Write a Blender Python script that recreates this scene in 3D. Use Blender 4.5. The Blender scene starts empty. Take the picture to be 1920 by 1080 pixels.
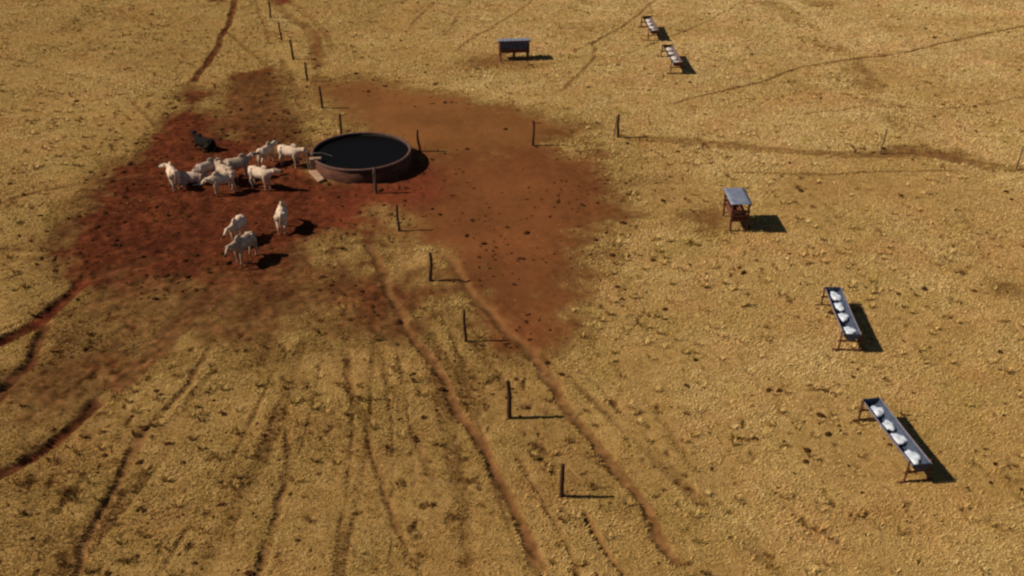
import bpy, bmesh, math, random
import numpy as np
from mathutils import Vector, Matrix

# ------------------------------------------------------------------ camera, sky, sun, exposure
S = bpy.context.scene
COL = S.collection
FPX, PITCH, CAMH = 2000.0, math.radians(29.7), 22.0     # focal length in pixels of a 1920 px wide frame
cam_d = bpy.data.cameras.new('camera')
cam_d.sensor_width = 36.0
cam_d.lens = 36.0 * FPX / 1920.0
cam_d.clip_end = 12000
cam = bpy.data.objects.new('camera', cam_d)
COL.objects.link(cam)
cam.location = (0, 0, CAMH)
cam.rotation_euler = (math.pi / 2 - PITCH, 0, 0)
S.camera = cam

SUN_EL, SHADOW_DIR = math.radians(39.5), math.radians(2.0)
sun_to = Vector((-math.cos(SHADOW_DIR) * math.cos(SUN_EL), -math.sin(SHADOW_DIR) * math.cos(SUN_EL), math.sin(SUN_EL)))
W = bpy.data.worlds.new('World')
S.world = W
W.use_nodes = True
nt = W.node_tree
nt.nodes.clear()
sky = nt.nodes.new('ShaderNodeTexSky')
sky.sky_type = 'NISHITA'
sky.sun_disc = False
sky.sun_elevation = SUN_EL
sky.sun_rotation = math.atan2(sun_to.x, sun_to.y)
sky.altitude = 1200
sky.air_density = 0.8
sky.dust_density = 0.3
bg = nt.nodes.new('ShaderNodeBackground')
bg.inputs['Strength'].default_value = 0.05
wo = nt.nodes.new('ShaderNodeOutputWorld')
nt.links.new(sky.outputs[0], bg.inputs[0])
nt.links.new(bg.outputs[0], wo.inputs[0])
sl = bpy.data.lights.new('sun', 'SUN')
sl.energy = 5.0
sl.angle = math.radians(0.5)
sl.color = (1.0, 0.92, 0.80)
so = bpy.data.objects.new('sun', sl)
COL.objects.link(so)
so.rotation_euler = sun_to.to_track_quat('Z', 'Y').to_euler()
so.location = (-30, 0, 40)
S.view_settings.view_transform = 'Standard'
S.view_settings.look = 'None'
S.view_settings.exposure = 0.17
S.view_settings.gamma = 1.0
S.render.engine = 'CYCLES'
S.cycles.filter_width = 2.4
S.cycles.max_bounces = 4

random.seed(7)
RNG = np.random.default_rng(11)


# ------------------------------------------------------------------ numeric helpers
def g(u, v, z=0.0):
    """ground position seen at a pixel of the 1920x1080 photograph"""
    a = (u - 960) / FPX
    b = (v - 540) / FPX
    dy = math.cos(PITCH) - b * math.sin(PITCH)
    dz = -math.sin(PITCH) - b * math.cos(PITCH)
    t = (CAMH - z) / -dz
    return a * t, dy * t


def vnoise(x, y, seed):
    """smooth value noise, vectorised, 0..1"""
    r = np.random.default_rng(seed).random((256, 256)).astype(np.float32)
    xi = np.floor(x).astype(np.int64)
    yi = np.floor(y).astype(np.int64)
    fx = (x - xi).astype(np.float32)
    fy = (y - yi).astype(np.float32)
    fx = fx * fx * (3 - 2 * fx)
    fy = fy * fy * (3 - 2 * fy)
    x0, x1, y0, y1 = xi & 255, (xi + 1) & 255, yi & 255, (yi + 1) & 255
    return (r[y0, x0] * (1 - fx) + r[y0, x1] * fx) * (1 - fy) + (r[y1, x0] * (1 - fx) + r[y1, x1] * fx) * fy


def fbm(x, y, seed, wl, octs=4, gain=0.5):
    s = np.zeros_like(x, dtype=np.float32)
    a, t = 1.0, 0.0
    for k in range(octs):
        c, sn = math.cos(k * 1.3 + seed), math.sin(k * 1.3 + seed)
        s += a * vnoise((x * c - y * sn) / wl + 37.1 * k, (x * sn + y * c) / wl + 11.7 * k, seed + k)
        t += a
        a *= gain
        wl *= 0.5
    return s / t


def sstep(a, b, x):
    t = np.clip((x - a) / (b - a), 0, 1)
    return t * t * (3 - 2 * t)


def seg_dist(x, y, pts):
    """distance to a polyline and the running parameter 0..1 along it"""
    best = np.full(x.shape, 1e9, np.float32)
    par = np.zeros(x.shape, np.float32)
    L = [math.dist(pts[i], pts[i + 1]) for i in range(len(pts) - 1)]
    tot, acc = sum(L), 0.0
    for i in range(len(pts) - 1):
        (ax, ay), (bx, by) = pts[i], pts[i + 1]
        dx, dy = bx - ax, by - ay
        t = np.clip(((x - ax) * dx + (y - ay) * dy) / (dx * dx + dy * dy), 0, 1)
        d = np.hypot(x - ax - t * dx, y - ay - t * dy)
        m = d < best
        best = np.where(m, d, best)
        par = np.where(m, (acc + t * L[i]) / tot, par)
        acc += L[i]
    return best, par


def poly_sd(x, y, pts):
    """signed distance to a closed polygon, positive inside"""
    d, _ = seg_dist(x, y, pts + [pts[0]])
    ins = np.zeros(x.shape, bool)
    j = len(pts) - 1
    for i in range(len(pts)):
        (xi, yi), (xj, yj) = pts[i], pts[j]
        if yi != yj:
            ins ^= ((yi > y) != (yj > y)) & (x < (xj - xi) * (y - yi) / (yj - yi) + xi)
        j = i
    return np.where(ins, d, -d)


def spline(pts, n=5):
    """Catmull-Rom through the points"""
    P = [pts[0]] + pts + [pts[-1]]
    out = []
    for i in range(1, len(P) - 2):
        for k in range(n):
            t = k / n
            q = []
            for c in (0, 1):
                p0, p1, p2, p3 = P[i - 1][c], P[i][c], P[i + 1][c], P[i + 2][c]
                q.append(0.5 * (2 * p1 + (p2 - p0) * t + (2 * p0 - 5 * p1 + 4 * p2 - p3) * t * t + (3 * p1 - p0 - 3 * p2 + p3) * t ** 3))
            out.append(tuple(q))
    out.append(pts[-1])
    return out


# ------------------------------------------------------------------ material helpers
def mat(name):
    m = bpy.data.materials.new(name)
    m.use_nodes = True
    n = m.node_tree.nodes
    b = n['Principled BSDF']
    return m, m.node_tree, b


def ramp(t, fac, stops):
    r = t.nodes.new('ShaderNodeValToRGB')
    e = r.color_ramp.elements
    while len(e) < len(stops):
        e.new(0.5)
    for k, (p, c) in enumerate(stops):
        e[k].position = p
        e[k].color = (c[0], c[1], c[2], 1)
    t.links.new(fac, r.inputs[0])
    return r.outputs[0]


def noise(t, scale, detail=4, rough=0.6, coord=None, stretch=None):
    n = t.nodes.new('ShaderNodeTexNoise')
    n.inputs['Scale'].default_value = scale
    n.inputs['Detail'].default_value = detail
    n.inputs['Roughness'].default_value = rough
    if coord is None:
        c = t.nodes.new('ShaderNodeTexCoord')
        coord = c.outputs['Object']
    if stretch:
        mp = t.nodes.new('ShaderNodeMapping')
        mp.inputs['Scale'].default_value = stretch
        t.links.new(coord, mp.inputs[0])
        coord = mp.outputs[0]
    t.links.new(coord, n.inputs['Vector'])
    return n.outputs['Fac']


def mixc(t, fac, a, b, mode='MIX'):
    m = t.nodes.new('ShaderNodeMix')
    m.data_type = 'RGBA'
    m.blend_type = mode
    for s, v in ((m.inputs[0], fac), (m.inputs[6], a), (m.inputs[7], b)):
        if hasattr(v, 'is_output'):
            t.links.new(v, s)
        elif isinstance(v, (int, float)):
            s.default_value = v
        else:
            s.default_value = (v[0], v[1], v[2], 1)
    return m.outputs[2]


def attr(t, name):
    a = t.nodes.new('ShaderNodeAttribute')
    a.attribute_name = name
    return a


def noisy_mat(name, stops, scale=6, rough=0.85, stretch=None, bump=0.3, metallic=0.0, spec=0.3, detail=5):
    m, t, b = mat(name)
    f = noise(t, scale, detail, 0.65, stretch=stretch)
    c = ramp(t, f, stops)
    t.links.new(c, b.inputs['Base Color'])
    b.inputs['Roughness'].default_value = rough
    b.inputs['Metallic'].default_value = metallic
    b.inputs['Specular IOR Level'].default_value = spec
    if bump:
        bp = t.nodes.new('ShaderNodeBump')
        bp.inputs['Strength'].default_value = bump
        bp.inputs['Distance'].default_value = 0.02
        t.links.new(f, bp.inputs['Height'])
        t.links.new(bp.outputs[0], b.inputs['Normal'])
    return m


M = {}
M['post'] = noisy_mat('weathered_post_wood', [(0.3, (0.030, 0.013, 0.008)), (0.6, (0.075, 0.035, 0.022)), (0.8, (0.16, 0.10, 0.07))], 9, stretch=(4, 4, 0.5), spec=0.05)
M['thinpost'] = noisy_mat('thin_dropper_wood', [(0.3, (0.04, 0.022, 0.012)), (0.7, (0.12, 0.08, 0.05))], 9, stretch=(4, 4, 0.5))
M['timber'] = noisy_mat('red_brown_timber', [(0.3, (0.055, 0.014, 0.006)), (0.55, (0.13, 0.040, 0.018)), (0.8, (0.22, 0.09, 0.045))], 7, stretch=(1, 1, 5))
M['tin'] = noisy_mat('dull_roof_sheet', [(0.3, (0.12, 0.135, 0.18)), (0.55, (0.19, 0.205, 0.26)), (0.8, (0.27, 0.24, 0.25))], 3, rough=0.55, metallic=0.15, bump=0.1)
M['drum'] = noisy_mat('slate_blue_drum_plastic', [(0.35, (0.022, 0.032, 0.055)), (0.6, (0.050, 0.062, 0.092)), (0.8, (0.10, 0.10, 0.12))], 5, rough=0.6, bump=0.08)
M['drum_old'] = noisy_mat('faded_brown_drum', [(0.35, (0.05, 0.035, 0.035)), (0.6, (0.12, 0.09, 0.09)), (0.8, (0.20, 0.15, 0.13))], 5, rough=0.7, bump=0.08)
M['rimrail'] = noisy_mat('grey_violet_rail', [(0.35, (0.13, 0.10, 0.11)), (0.7, (0.24, 0.19, 0.20))], 6, rough=0.6, bump=0.1)
M['salt'] = noisy_mat('white_mineral_salt', [(0.3, (0.26, 0.30, 0.38)), (0.5, (0.55, 0.58, 0.63)), (0.7, (0.74, 0.73, 0.70))], 7, rough=0.8, bump=0.6)
M['salt_dusty'] = noisy_mat('dusty_mineral_salt', [(0.3, (0.42, 0.34, 0.28)), (0.6, (0.62, 0.53, 0.47)), (0.8, (0.74, 0.68, 0.64))], 7, rough=0.8, bump=0.6)
M['concrete'] = noisy_mat('stained_concrete', [(0.3, (0.030, 0.010, 0.005)), (0.52, (0.085, 0.026, 0.011)), (0.8, (0.15, 0.058, 0.028))], 1.6, rough=0.9, stretch=(1, 1, 3))
M['rim'] = noisy_mat('tank_rim_concrete', [(0.3, (0.060, 0.024, 0.014)), (0.7, (0.135, 0.066, 0.044))], 5, rough=0.8)
M['dark_lining'] = noisy_mat('black_tank_lining', [(0.3, (0.008, 0.007, 0.006)), (0.7, (0.02, 0.016, 0.013))], 4, rough=0.9, spec=0.1)  # near-black colour for the inside of the tank wall
M['slab'] = noisy_mat('tan_slab_concrete', [(0.3, (0.23, 0.12, 0.065)), (0.7, (0.36, 0.22, 0.13))], 5, rough=0.9)
M['pipe'] = noisy_mat('galvanised_pipe', [(0.3, (0.10, 0.075, 0.06)), (0.7, (0.24, 0.19, 0.16))], 12, rough=0.5, metallic=0.3, bump=0.05)
M['dung'] = noisy_mat('dry_dung', [(0.3, (0.030, 0.011, 0.004)), (0.7, (0.06, 0.026, 0.010))], 12, rough=0.95, bump=0.6, spec=0.0)
M['horn'] = noisy_mat('horn', [(0.3, (0.05, 0.045, 0.04)), (0.7, (0.14, 0.12, 0.10))], 20, rough=0.5, bump=0.1)
M['switch'] = noisy_mat('tail_hair', [(0.3, (0.02, 0.016, 0.014)), (0.7, (0.06, 0.05, 0.04))], 30, rough=0.9)

m, t, b = mat('tank_water')
b.inputs['Base Color'].default_value = (0.0045, 0.0040, 0.0035, 1)
b.inputs['Roughness'].default_value = 0.30
b.inputs['IOR'].default_value = 1.33
b.inputs['Specular IOR Level'].default_value = 0.03
f = noise(t, 5.0, 3, 0.5)
bp = t.nodes.new('ShaderNodeBump')
bp.inputs['Strength'].default_value = 0.15
bp.inputs['Distance'].default_value = 0.02
t.links.new(f, bp.inputs['Height'])
t.links.new(bp.outputs[0], b.inputs['Normal'])
M['water'] = m


def hide_mat(name, c0, c1, c2, dusty=(0.20, 0.085, 0.045)):
    """cattle hide: soft clouding, dust on the lower legs, dark hooves and muzzle (the 'dark' attribute)"""
    m, t, b = mat(name)
    f = noise(t, 3.2, 4, 0.6)
    c = ramp(t, f, [(0.3, c0), (0.52, c1), (0.75, c2)])
    d = attr(t, 'dust')
    c = mixc(t, d.outputs['Fac'], c, dusty)
    c = mixc(t, attr(t, 'pale').outputs['Fac'], c, (.55, .42, .32))
    k = attr(t, 'dark')
    c = mixc(t, k.outputs['Fac'], c, (0.03, 0.025, 0.022))
    t.links.new(c, b.inputs['Base Color'])
    b.inputs['Roughness'].default_value = 0.85
    b.inputs['Specular IOR Level'].default_value = 0.08
    return m


M['hide_white'] = hide_mat('white_zebu_hide', (0.36, 0.235, 0.15), (0.56, 0.40, 0.275), (0.70, 0.54, 0.39))
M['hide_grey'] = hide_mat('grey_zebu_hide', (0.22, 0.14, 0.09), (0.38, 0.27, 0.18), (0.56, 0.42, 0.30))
M['hide_buff'] = hide_mat('buff_zebu_hide', (0.30, 0.20, 0.14), (0.44, 0.32, 0.24), (0.55, 0.43, 0.34))
M['hide_brown'] = hide_mat('brown_hide', (0.045, 0.022, 0.013), (0.075, 0.035, 0.02), (0.12, 0.06, 0.035))
M['hide_black'] = hide_mat('black_hide', (0.006, 0.004, 0.003), (0.010, 0.007, 0.005), (0.016, 0.011, 0.008), (0.03, 0.013, 0.007))


# ------------------------------------------------------------------ object helpers
def tag(o, label=None, cat=None, group=None, kind=None):
    if label: o['label'] = label
    if cat: o['category'] = cat
    if group: o['group'] = group
    if kind: o['kind'] = kind
    return o


def link(name, me, material, parent=None, smooth=False):
    o = bpy.data.objects.new(name, me)
    COL.objects.link(o)
    if material is not None and not me.materials:
        me.materials.append(material)
    if smooth:
        me.polygons.foreach_set('use_smooth', np.ones(len(me.polygons), bool))
    if parent is not None:
        o.parent = parent
    return o


def bobj(name, bm, material, parent=None, smooth=False):
    bmesh.ops.recalc_face_normals(bm, faces=bm.faces)
    me = bpy.data.meshes.new(name)
    bm.to_mesh(me)
    bm.free()
    return link(name, me, material, parent, smooth)


def empty(name, loc, rz=0.0):
    o = bpy.data.objects.new(name, None)
    COL.objects.link(o)
    o.location = loc
    o.rotation_euler = (0, 0, rz)
    o.empty_display_size = 0.3
    return o


def add_box(bm, c, s, rot=None, bevel=0.0, jit=0.0):
    M4 = Matrix.Translation(c)
    if rot is not None:
        M4 = M4 @ rot.to_4x4()
    r = bmesh.ops.create_cube(bm, size=1.0)
    vs = r['verts']
    for v in vs:
        v.co = Vector((v.co.x * s[0], v.co.y * s[1], v.co.z * s[2])) + Vector([random.uniform(-jit, jit) for _ in range(3)])
    if bevel:
        es = list({e for v in vs for e in v.link_edges})
        rr = bmesh.ops.bevel(bm, geom=es, offset=bevel, segments=1, affect='EDGES')
        vs = list({v for f_ in rr['faces'] for v in f_.verts} | {v for v in vs if v.is_valid})
    for v in vs:
        v.co = M4 @ v.co


def add_tube(bm, pts, radii, segs=10, squash=(1, 1), wob=0.0):
    """closed tube with round ends through the points (a manifold skin)"""
    P = [Vector(p) for p in pts]
    rows = []
    n = len(P)
    # rounded ends
    ring_spec = []
    d0 = (P[1] - P[0]).normalized()
    d1 = (P[-1] - P[-2]).normalized()
    for k in (2, 1):
        a = k * math.pi / 6
        ring_spec.append((P[0] - d0 * radii[0] * math.sin(a), radii[0] * math.cos(a), d0))
    for i in range(n):
        d = (P[min(i + 1, n - 1)] - P[max(i - 1, 0)]).normalized()
        ring_spec.append((P[i], radii[i], d))
    for k in (1, 2):
        a = k * math.pi / 6
        ring_spec.append((P[-1] + d1 * radii[-1] * math.sin(a), radii[-1] * math.cos(a), d1))
    up = Vector((0, 1, 0))
    for (c, r, d) in ring_spec:
        if abs(d.dot(up)) > 0.9:
            up = Vector((1, 0, 0))
        a1 = (up - d * up.dot(d)).normalized()
        a2 = d.cross(a1)
        rr = r * (1 + random.uniform(-wob, wob))
        rows.append([bm.verts.new(c + a1 * math.cos(2 * math.pi * k / segs) * rr * squash[0] + a2 * math.sin(2 * math.pi * k / segs) * rr * squash[1]) for k in range(segs)])
    for i in range(len(rows) - 1):
        for k in range(segs):
            bm.faces.new((rows[i][k], rows[i][(k + 1) % segs], rows[i + 1][(k + 1) % segs], rows[i + 1][k]))
    bm.faces.new(rows[0][::-1])
    bm.faces.new(rows[-1])


def add_ell(bm, c, r, rot=None):
    M4 = Matrix.Translation(c)
    if rot is not None:
        M4 = M4 @ rot.to_4x4()
    M4 = M4 @ Matrix.Diagonal((r[0], r[1], r[2], 1))
    bmesh.ops.create_icosphere(bm, subdivisions=2, radius=1.0, matrix=M4)


# ------------------------------------------------------------------ the ground: one sheet out to the horizon
def px(L):
    return [g(*p) for p in L]


# animal paths and wheel tracks: (pixels, width m, bare 0..1, depth m, redness 0..1, brokenness 0..1)
TRACKS = [
    ([(444, -60), (440, 0), (430, 40), (415, 70), (400, 100), (375, 135), (352, 165)], .50, 1.0, .06, .85, .1),
    ([(0, 107), (60, 122), (150, 145), (240, 165), (300, 182)], .26, .6, .03, .2, .5),
    ([(235, 180), (265, 205), (292, 232)], .3, .7, .04, .35, .3),
    ([(430, 62), (465, 95), (505, 128)], .34, .6, .03, .3, .3),
    ([(470, -30), (478, 0), (490, 35), (500, 60), (510, 80)], .35, .7, .05, .3, .3),
    ([(525, 105), (540, 140), (555, 170), (570, 205)], .5, .6, .03, .5, .3),
    ([(495, -20), (520, 12), (545, 32), (575, 52), (592, 80), (598, 108)], .9, .7, .02, .8, .3),
    ([(540, 0), (575, 30), (610, 60), (625, 100)], .6, .5, .02, .3, .5),
    ([(-40, 395), (0, 383), (60, 365), (120, 350), (200, 337), (270, 322)], .45, .75, .05, .55, .2),
    ([(-40, 660), (0, 640), (50, 612), (90, 585), (130, 550), (165, 516)], .62, 1.0, .16, .95, .05),
    ([(165, 516), (210, 507), (300, 482)], .7, .7, .04, .8, .2),
    ([(100, 592), (160, 572), (220, 555), (290, 535), (350, 515)], .36, .85, .07, .55, .2),
    ([(-20, 765), (0, 740), (30, 700), (55, 670), (75, 625), (88, 598)], .50, 1.0, .16, .8, .15),
    ([(-30, 905), (0, 888), (40, 868), (90, 830), (150, 780), (195, 742)], .56, 1.0, .16, .85, .05),
    ([(195, 742), (260, 690), (330, 612), (400, 550), (445, 505)], .9, .75, .03, .75, .15),
    ([(140, 1090), (165, 1020), (190, 960), (215, 915), (245, 855), (280, 800)], .34, .9, .10, .35, .2),
    ([(280, 800), (320, 755), (360, 705), (400, 645)], .26, .7, .07, .35, .35),
    ([(485, 1085), (500, 1020), (520, 960), (535, 900), (540, 860), (536, 800)], .28, .8, .10, .25, .5),
    ([(1025, 1095), (1000, 1030), (975, 970), (945, 910), (915, 860), (880, 800), (850, 750), (825, 700), (790, 650), (755, 610), (735, 560), (718, 510), (700, 480), (680, 450)], .42, 1.0, .11, .45, .08),
    ([(1310, 1090), (1260, 1040), (1225, 985), (1190, 920), (1150, 870), (1110, 820), (1060, 765), (1030, 710), (990, 655), (940, 610), (880, 540), (830, 470)], .44, .95, .10, .38, .12),
    ([(1170, 1085), (1130, 1020), (1092, 955)], .22, .9, .16, .15, .2),
    ([(1090, 1085), (1062, 1025), (1040, 985), (1000, 905), (965, 845)], .18, .7, .08, .15, .5),
    ([(1025, 850), (1010, 815), (1000, 795)], .12, .9, .08, .1, .2),
    ([(905, 742), (885, 700), (850, 640), (825, 590)], .20, .6, .05, .3, .4),
    ([(770, 1060), (735, 970), (715, 900), (690, 810), (665, 740), (640, 690)], .22, .7, .07, .3, .6),
    ([(1480, 1090), (1400, 1000), (1320, 900), (1250, 800), (1180, 720), (1100, 630), (1040, 560)], .35, .3, .03, .2, .7),
    ([(1600, 1090), (1480, 960), (1400, 870), (1290, 750)], .3, .25, .03, .2, .7),
    ([(890, 1090), (850, 980), (800, 870), (760, 780), (720, 700)], .3, .3, .04, .3, .7),
    ([(1800, 380), (1825, 440), (1850, 480), (1875, 530)], .3, .4, .05, .3, .5),
    ([(1040, 180), (1085, 140), (1112, 110), (1118, 78), (1160, 55), (1200, 25), (1250, -20)], .32, .7, .04, .15, .2),
    ([(1060, 105), (1118, 78)], .3, .5, .03, .15, .3),
    ([(1100, 118), (1200, 92), (1290, 55), (1345, 30), (1400, 0), (1440, -30)], .28, .5, .03, .15, .4),
    ([(840, 105), (875, 80), (910, 58), (950, 35), (990, 8), (1020, -20)], .3, .6, .03, .15, .2),
    ([(760, 62), (780, 38), (810, 8)], .3, .5, .03, .15, .3),
    ([(832, 68), (850, 45), (858, 28)], .3, .6, .03, .15, .3),
    ([(1240, 200), (1360, 168), (1440, 150), (1500, 125), (1580, 112), (1680, 102), (1760, 85), (1840, 68), (1960, 42)], .30, .85, .05, .1, .2),
    ([(1400, -30), (1440, 0), (1480, 30), (1540, 75), (1590, 112), (1630, 165), (1690, 225), (1760, 275), (1850, 318)], 1.9, .55, .02, .45, .75),
    ([(1150, 258), (1300, 266), (1450, 280), (1600, 290), (1720, 288), (1800, 303), (1900, 318), (1980, 322)], 1.0, .72, .05, .25, .2),
    ([(1340, 322), (1420, 325), (1560, 326), (1640, 323), (1700, 321), (1800, 325)], .26, .9, .06, .2, .35),
    ([(1480, 215), (1580, 205), (1620, 198), (1760, 202), (1850, 195), (1960, 175)], .2, .6, .03, .2, .4),
    ([(1650, 287), (1690, 276), (1720, 280)], .5, .6, .03, .5, .3),
    ([(1800, 285), (1740, 300)], .4, .3, .0, .3, .6),
    ([(600, 600), (640, 700), (700, 820)], .3, .3, .03, .5, .6),
]
# bare soil: (polygon in pixels, edge softness m, strength, redness, smoothness)
SOIL = [
    ([(352, 165), (320, 205), (290, 238), (240, 290), (185, 330), (140, 395), (110, 460), (110, 520), (240, 540), (330, 540), (420, 520), (520, 500), (610, 470), (690, 430), (705, 380), (700, 345), (640, 345), (585, 335), (570, 280), (520, 262), (420, 235), (385, 205), (395, 185)], 1.4, 1.0, .85, .2),
    ([(395, 180), (420, 150), (505, 130), (545, 140), (570, 215), (590, 250), (570, 290), (400, 240)], 1.2, .88, .50, .15),
    ([(422, 142), (510, 124), (520, 134), (440, 154)], .35, .9, .55, .3),
    ([(585, 150), (700, 145), (800, 160), (880, 190), (960, 208), (1050, 222), (1090, 250), (1010, 300), (860, 310), (740, 290), (625, 235)], 1.8, .95, .2, .95),
    ([(705, 340), (765, 285), (860, 280), (1010, 272), (1110, 292), (1165, 350), (1165, 400), (1095, 445), (1080, 520), (1065, 600), (1020, 665), (930, 645), (850, 560), (790, 470), (735, 390)], 1.7, .97, .45, .85),
    ([(700, 480), (760, 500), (850, 540), (950, 620), (880, 650), (800, 600), (740, 560)], 1.9, .74, .45, .3),
    ([(560, 540), (700, 500), (760, 600), (740, 640), (640, 600)], 1.9, .78, .5, .2),
    ([(130, 480), (330, 520), (560, 480), (620, 560), (420, 640), (250, 700), (120, 760), (100, 620)], 3.6, .66, .7, .05),
    ([(0, 700), (120, 620), (300, 640), (180, 790), (0, 860)], 2.2, .62, .3, .0),
    ([(860, 118), (930, 102), (1010, 108), (1030, 125), (950, 132), (870, 130)], 1.2, .7, .45, .6),
    ([(1270, 400), (1340, 375), (1375, 400), (1370, 440), (1300, 450)], .9, .72, .45, .5),
    ([(508, -30), (560, -30), (548, 8), (520, 10)], .4, 1.0, 1.0, .7),
    ([(385, -30), (430, -30), (422, 4), (392, 4)], .4, .85, .3, .4),
    ([(585, 60), (600, 55), (610, 120), (600, 150), (590, 150), (580, 110)], .6, .8, .55, .7),
    ([(700, 335), (780, 300), (830, 320), (800, 370), (720, 400), (640, 430), (600, 400), (640, 350)], 1.3, .9, 1.0, .6),
    ([(1040, 250), (1160, 255), (1230, 330), (1200, 420), (1120, 470), (1100, 560), (1060, 640), (1040, 560), (1080, 440), (1130, 380)], 2.0, .45, .2, .4),
    ([(640, 640), (760, 640), (860, 800), (980, 1000), (960, 1080), (820, 1080), (740, 900)], 2.0, .10, .2, .3),
    ([(900, 680), (1010, 720), (1100, 850), (1180, 1080), (1060, 1080), (980, 900)], 1.6, .25, .1, .2),
    ([(420, 500), (620, 470), (720, 470), (790, 560), (770, 640), (600, 640), (420, 600)], 2.6, .62, .6, .1),
    ([(1850, 520), (1920, 530), (1920, 560), (1870, 548)], .5, .6, .5, .2),
    ([(1490, 0), (1570, 5), (1560, 20), (1500, 18)], .8, .5, .4, .2),
    ([(1670, 268), (1730, 272), (1800, 290), (1740, 300), (1660, 290)], .8, .5, .55, .4),
]

X = np.concatenate([-np.geomspace(4000, 47, 26), np.arange(-46.5, 46.51, 0.095), np.geomspace(47, 4000, 26)])
Y = [14.0]
while Y[-1] < 96:
    Y.append(Y[-1] + 0.042 + 0.0011 * max(0, Y[-1] - 20))
Y = np.concatenate([np.array([-4000, -1500, -600, -250, -100, -40, -15, 0, 6, 10, 12.5]), np.array(Y), 96 + np.geomspace(0.4, 4000, 26)])
gx, gy = np.meshgrid(X, Y)
gx = gx.astype(np.float32)
gy = gy.astype(np.float32)


def streaks(x, y):
    """faint cattle furrows fanning out from the tank toward the near field"""
    dx, dy = x + 7.2, y - 50.0
    ang = np.arctan2(dx, -dy)
    rr = np.hypot(dx, dy)
    n_ = vnoise(ang * 30 + 1.2 * vnoise(rr / 7, ang * 3, 611), rr / 30, 610)
    ridge = 1 - np.abs(n_ - .5) * 2
    th = .84 + .10 * sstep(15, 38, rr)
    return sstep(th, th + .10, ridge) * sstep(9, 16, rr) * (dy < 0) * sstep(-1.25, -1.05, ang) * (1 - sstep(.45, .58, ang)) * (.45 + .55 * sstep(.35, .6, fbm(x, y, 620, 1.4, 3)))


def spots(x, y):
    """small gaps between the grass tussocks, their shade painted into the colour, denser in some parts of the field"""
    a = vnoise(x / .30 + .4 * y, y / .36, 710)
    b_ = vnoise(x / .17, y / .22 - .3 * x, 720)
    m_ = fbm(x, y, 730, 3.2, 3)
    rough = .055 * sstep(2, 20, -x) * sstep(46, 26, y)
    return sstep(.80, .93, a * .72 + b_ * .28 + .30 * (m_ - .5) + rough + .03)


def fields(x, y):
    """soil, red, smoothness, groove depth and dark scar at world positions"""
    wob = (fbm(x, y, 3, 2.6, 5, .6) - .5) * 2
    wob2 = (fbm(x, y, 21, 0.7, 3, .6) - .5) * 2
    soil = np.zeros_like(x)
    red = np.zeros_like(x)
    smo = np.zeros_like(x)
    for pts, soft, st, rd, sm in SOIL:
        w = px(pts)
        xs = [p[0] for p in w]
        ys = [p[1] for p in w]
        sel = (x > min(xs) - 6) & (x < max(xs) + 6) & (y > min(ys) - 6) & (y < max(ys) + 6)
        d = poly_sd(x[sel], y[sel], w) + wob[sel] * soft * 1.1 + wob2[sel] * soft * .5
        a = sstep(-soft, soft, d) * st
        k = np.maximum(a, 0)
        red[sel] = red[sel] * (1 - k) + rd * k
        smo[sel] = smo[sel] * (1 - k) + sm * k
        soil[sel] = 1 - (1 - soil[sel]) * (1 - a)
    groove = np.zeros_like(x)
    pth = np.zeros_like(x)
    for i, (pts, wd, st, dep, rd, brk) in enumerate(TRACKS):
        w = spline(px(pts), 4)
        xs = [p[0] for p in w]
        ys = [p[1] for p in w]
        mg = wd * 3 + 1
        sel = (x > min(xs) - mg) & (x < max(xs) + mg) & (y > min(ys) - mg) & (y < max(ys) + mg)
        xx = x[sel] + (fbm(x[sel], y[sel], 40 + i, 1.1, 3) - .5) * min(.35, wd)
        yy = y[sel] + (fbm(x[sel], y[sel], 90 + i, 1.1, 3) - .5) * min(.35, wd)
        d, par = seg_dist(xx, yy, w)
        b = 1 - brk * sstep(.38, .62, fbm(x[sel], y[sel], 140 + i, 1.3, 3))
        ends = sstep(0, .06, par) * sstep(0, .06, 1 - par)
        hw = wd * .5 * (.75 + .5 * fbm(x[sel], y[sel], 190 + i, 1.7, 2))
        a = (1 - sstep(hw * .75, hw * 1.3, d)) * st * b * ends
        red[sel] = red[sel] * (1 - a) + rd * a
        soil[sel] = 1 - (1 - soil[sel]) * (1 - a)
        pth[sel] = np.maximum(pth[sel], a)
        groove[sel] = np.minimum(groove[sel], -dep * b * ends * (1 - sstep(0, hw * 1.7, d)) + dep * .35 * ends * np.exp(-((d - hw * 1.9) / (hw * .6)) ** 2) * (groove[sel] > -.005))
    sk = streaks(x, y)
    soil = np.maximum(soil, .50 * sk)
    groove = groove - .035 * sk
    return soil, red, smo, groove, pth, wob


f_soil, f_red, f_smo, f_groove, f_path, f_wob = fields(gx, gy)
f_spot = spots(gx, gy)
near = (sstep(0, 10, gy) * sstep(120, 98, gy) * sstep(60, 48, np.abs(gx)))


def relief(x, y, soil, smo, groove):
    base = (fbm(x, y, 5, 9.0, 2) - .5) * .22
    tuss = (fbm(x, y, 60, 1.3, 3, .5) - .5) * .085 * (1 - soil * .8)
    hoof = (fbm(x, y, 71, .42, 4, .75) - .5) * .24 * soil * (1 - smo * .9)
    return base + tuss + hoof + groove


gz = (relief(gx, gy, f_soil, f_smo, f_groove) - .05 * f_spot * (1 - f_soil * f_smo)) * near
ny_, nx_ = gx.shape


def ground_z(x, y):
    i = int(np.clip(np.searchsorted(Y, y), 1, len(Y) - 1))
    j = int(np.clip(np.searchsorted(X, x), 1, len(X) - 1))
    return float(min(gz[i, j], gz[i - 1, j], gz[i, j - 1], gz[i - 1, j - 1]))


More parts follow.
